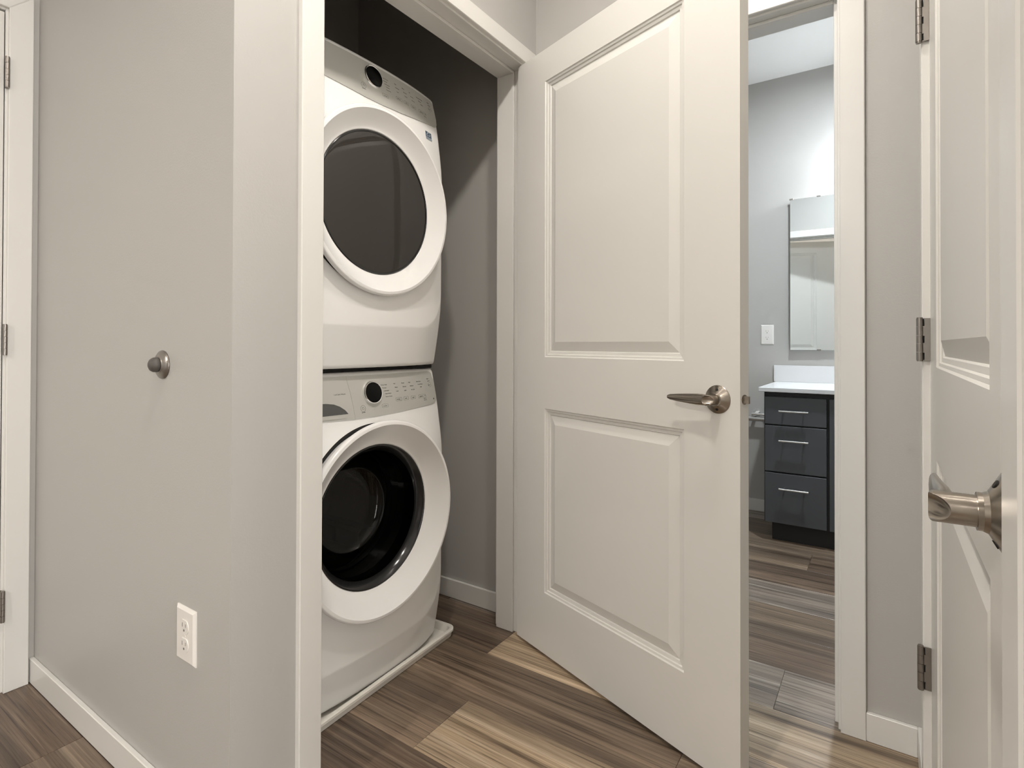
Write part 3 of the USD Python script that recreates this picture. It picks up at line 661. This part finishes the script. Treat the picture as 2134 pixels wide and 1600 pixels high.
# ------------------------------------------------------------------ bathroom
vn = thing('vanity_cabinet', 'charcoal bathroom vanity with three drawers under a white top', 'vanity', (3.22, 0, 0))
obj('body', tm(mbox(.020, .548, -.56, .534, .103, .7960)), 'cabinet_shade', vn, smooth=False)
obj('toe_kick', cbox(.050, .54, -.545, .505, .0, .104, .001), 'cabinet_shade', vn, smooth=False)
obj('side_panel', cbox(.004, .548, .5342, .5365, .1035, .7958, .0005), 'cabinet', vn, smooth=False)
for z0, z1, hz in ((.6245, .7700, .697), (.3745, .6165, .542), (.1030, .3665, .2895)):
    d = obj('drawer', cbox(0, .019, .2445, .5325, z0, z1, .0012), 'cabinet', vn, smooth=False)
    obj('handle', cat_(tube((-.028, .3235, hz), (-.028, .4615, hz), .0055, 20), tube((-.028, .345, hz), (0.002, .345, hz), .0042, 14), tube((-.028, .440, hz), (0.002, .440, hz), .0042, 14)), 'steel', d, label='thin steel bar pull')
for y0, y1 in ((-.060, .2315), (-.355, -.064)):
    dd = obj('cabinet_door', cbox(0, .019, y0, y1, .1030, .7700, .0012), 'cabinet', vn, smooth=False)
    yh = y0 + .03 if y0 > -.1 else y1 - .03
    obj('handle', cat_(tube((-.028, yh, .58), (-.028, yh, .72), .0055, 20), tube((-.028, yh, .60), (.002, yh, .60), .0042, 14), tube((-.028, yh, .70), (.002, yh, .70), .0042, 14)), 'steel', dd)
ct = thing('vanity_countertop', 'white stone vanity top with backsplash beneath the mirror', 'countertop', (3.196, 0, 0))
obj('slab', cbox(0, .574, -.58, .561, .7965, .8195, .002), 'quartz', ct, smooth=False)
obj('backsplash', cbox(.554, .574, -.58, .5695, .8190, .9205, .0015), 'quartz', ct, smooth=False)
mr = thing('wall_mirror', 'frameless bathroom mirror clipped to the wall above the vanity', 'mirror', (BF - .008, -.46, 0), 1.6)
obj('glass', cbox(-.005, 0, 0, .9355, 1.0165, 1.9310, .0008), 'mirror', mr, smooth=False)
obj('backing', hull([(x, y, z) for y, xs in ((.01, (0, .007)), (.9315, (0, .033))) for x in xs for z in (1.021, 1.927)]), 'steel', mr, smooth=False)
for y, z in ((.782, 1.9310), (.928, 1.9310), (.16, 1.9310), (.782, 1.0165), (.16, 1.0165)):
    obj('clip', cbox(-.008, .004, y - .011, y + .011, z - .004, z + .004, .001), 'nickel_dark', mr, smooth=False)
gb = thing('grab_bar', 'brushed steel grab bar on the wall left of the vanity', 'grab bar', (BF, 0, 0))
obj('bar', tube((-.045, .575, .585), (-.045, 1.20, .585), .016, 28), 'steel', gb)
for y in (.60, 1.17):
    obj('flange', cat_(tube((-.045, y, .585), (0, y, .585), .015, 24), tube((-.006, y, .585), (0, y, .585), .036, 32)), 'steel', gb)
tp = thing('paper_holder', 'small chrome paper holder arm above the grab bar', 'paper holder', (BF, 0, 0))
obj('arm', tube((-.060, .545, 0.616), (-.060, .690, 0.616), .0075, 20), 'chrome', tp)
obj('post', cat_(tube((-.060, .672, 0.616), (0, .672, 0.616), .010, 20), tube((-.006, .672, 0.616), (0, .672, 0.616), .024, 28)), 'chrome', tp)
vl = thing('vanity_light', 'lit vanity lamp bar above the bathroom mirror, out of view', 'wall lamp', (BF, -0.16, 2.14))
obj('back_plate', cbox(-.03, 0, -.30, .30, -.035, .035, .003), 'steel', vl, smooth=False)
for k in (-1, 0, 1):
    s = obj('shade', lathe([(0.0001, .0300), (.0520, .0300), (.0555, .08), (.0535, .13), (.0480, .140), (0.0001, .142)], 40, (0, 0, -1), (-.105, k * .215, .045)), 'vanity_lamp', vl, label='glowing white glass shade')
    obj('cap', lathe([(0.0001, 0), (.050, 0), (.060, .006), (.063, .030), (.0615, .036), (.058, .030), (0.0001, .030)], 40, (0, 0, -1), (-.105, k * .215, .045)), 'steel', s)  # opaque cap, out of view, placed to keep light off the ceiling
    obj('arm', cat_(tube((-.105, k * .215, .060), (-.03, k * .215, 0.0), .008, 16), tube((-.105, k * .215, .043), (-.105, k * .215, .066), .020, 24)), 'steel', s)

t = thing('recessed_light', 'added fill lamp in the bathroom ceiling in front of the vanity', 'ceiling lamp', (2.75, 0.10, CEIL), group='recessed ceiling lamps')  # added to throw light down on floor and vanity
obj('trim_ring', lathe([(.060, -.0005), (.095, -.0005), (.095, -.004), (.090, -.007), (.066, -.009), (.060, -.006), (.060, -.0005)], 56), 'ceiling', t)
obj('lens', lathe([(0, -.003), (.0605, -.003), (.0605, -.0045), (0, -.0045)], 48), 'bath_fill', t, smooth=False)

# ------------------------------------------------------------------ ceiling lamps of the hall, the last one added fill
LAB = ['recessed ceiling lamp above the open closet door', 'recessed ceiling lamp near the door on the left', 'recessed ceiling lamp at the back of the hall, seen as a spot in the mirror', 'added fill lamp in the ceiling over the middle of the hall']
for k, ((x, y), lab) in enumerate(zip(LAMPS, LAB)):
    t = thing('recessed_light', lab, 'ceiling lamp', (x, y, CEIL), group='recessed ceiling lamps')
    obj('trim_ring', lathe([(.060, -.0005), (.095, -.0005), (.095, -.004), (.090, -.007), (.066, -.009), (.060, -.006), (.060, -.0005)], 56), 'ceiling', t)
    obj('lens', lathe([(0, -.003), (.0605, -.003), (.0605, -.0045), (0, -.0045)], 48), f'lamp{k}', t, smooth=False)
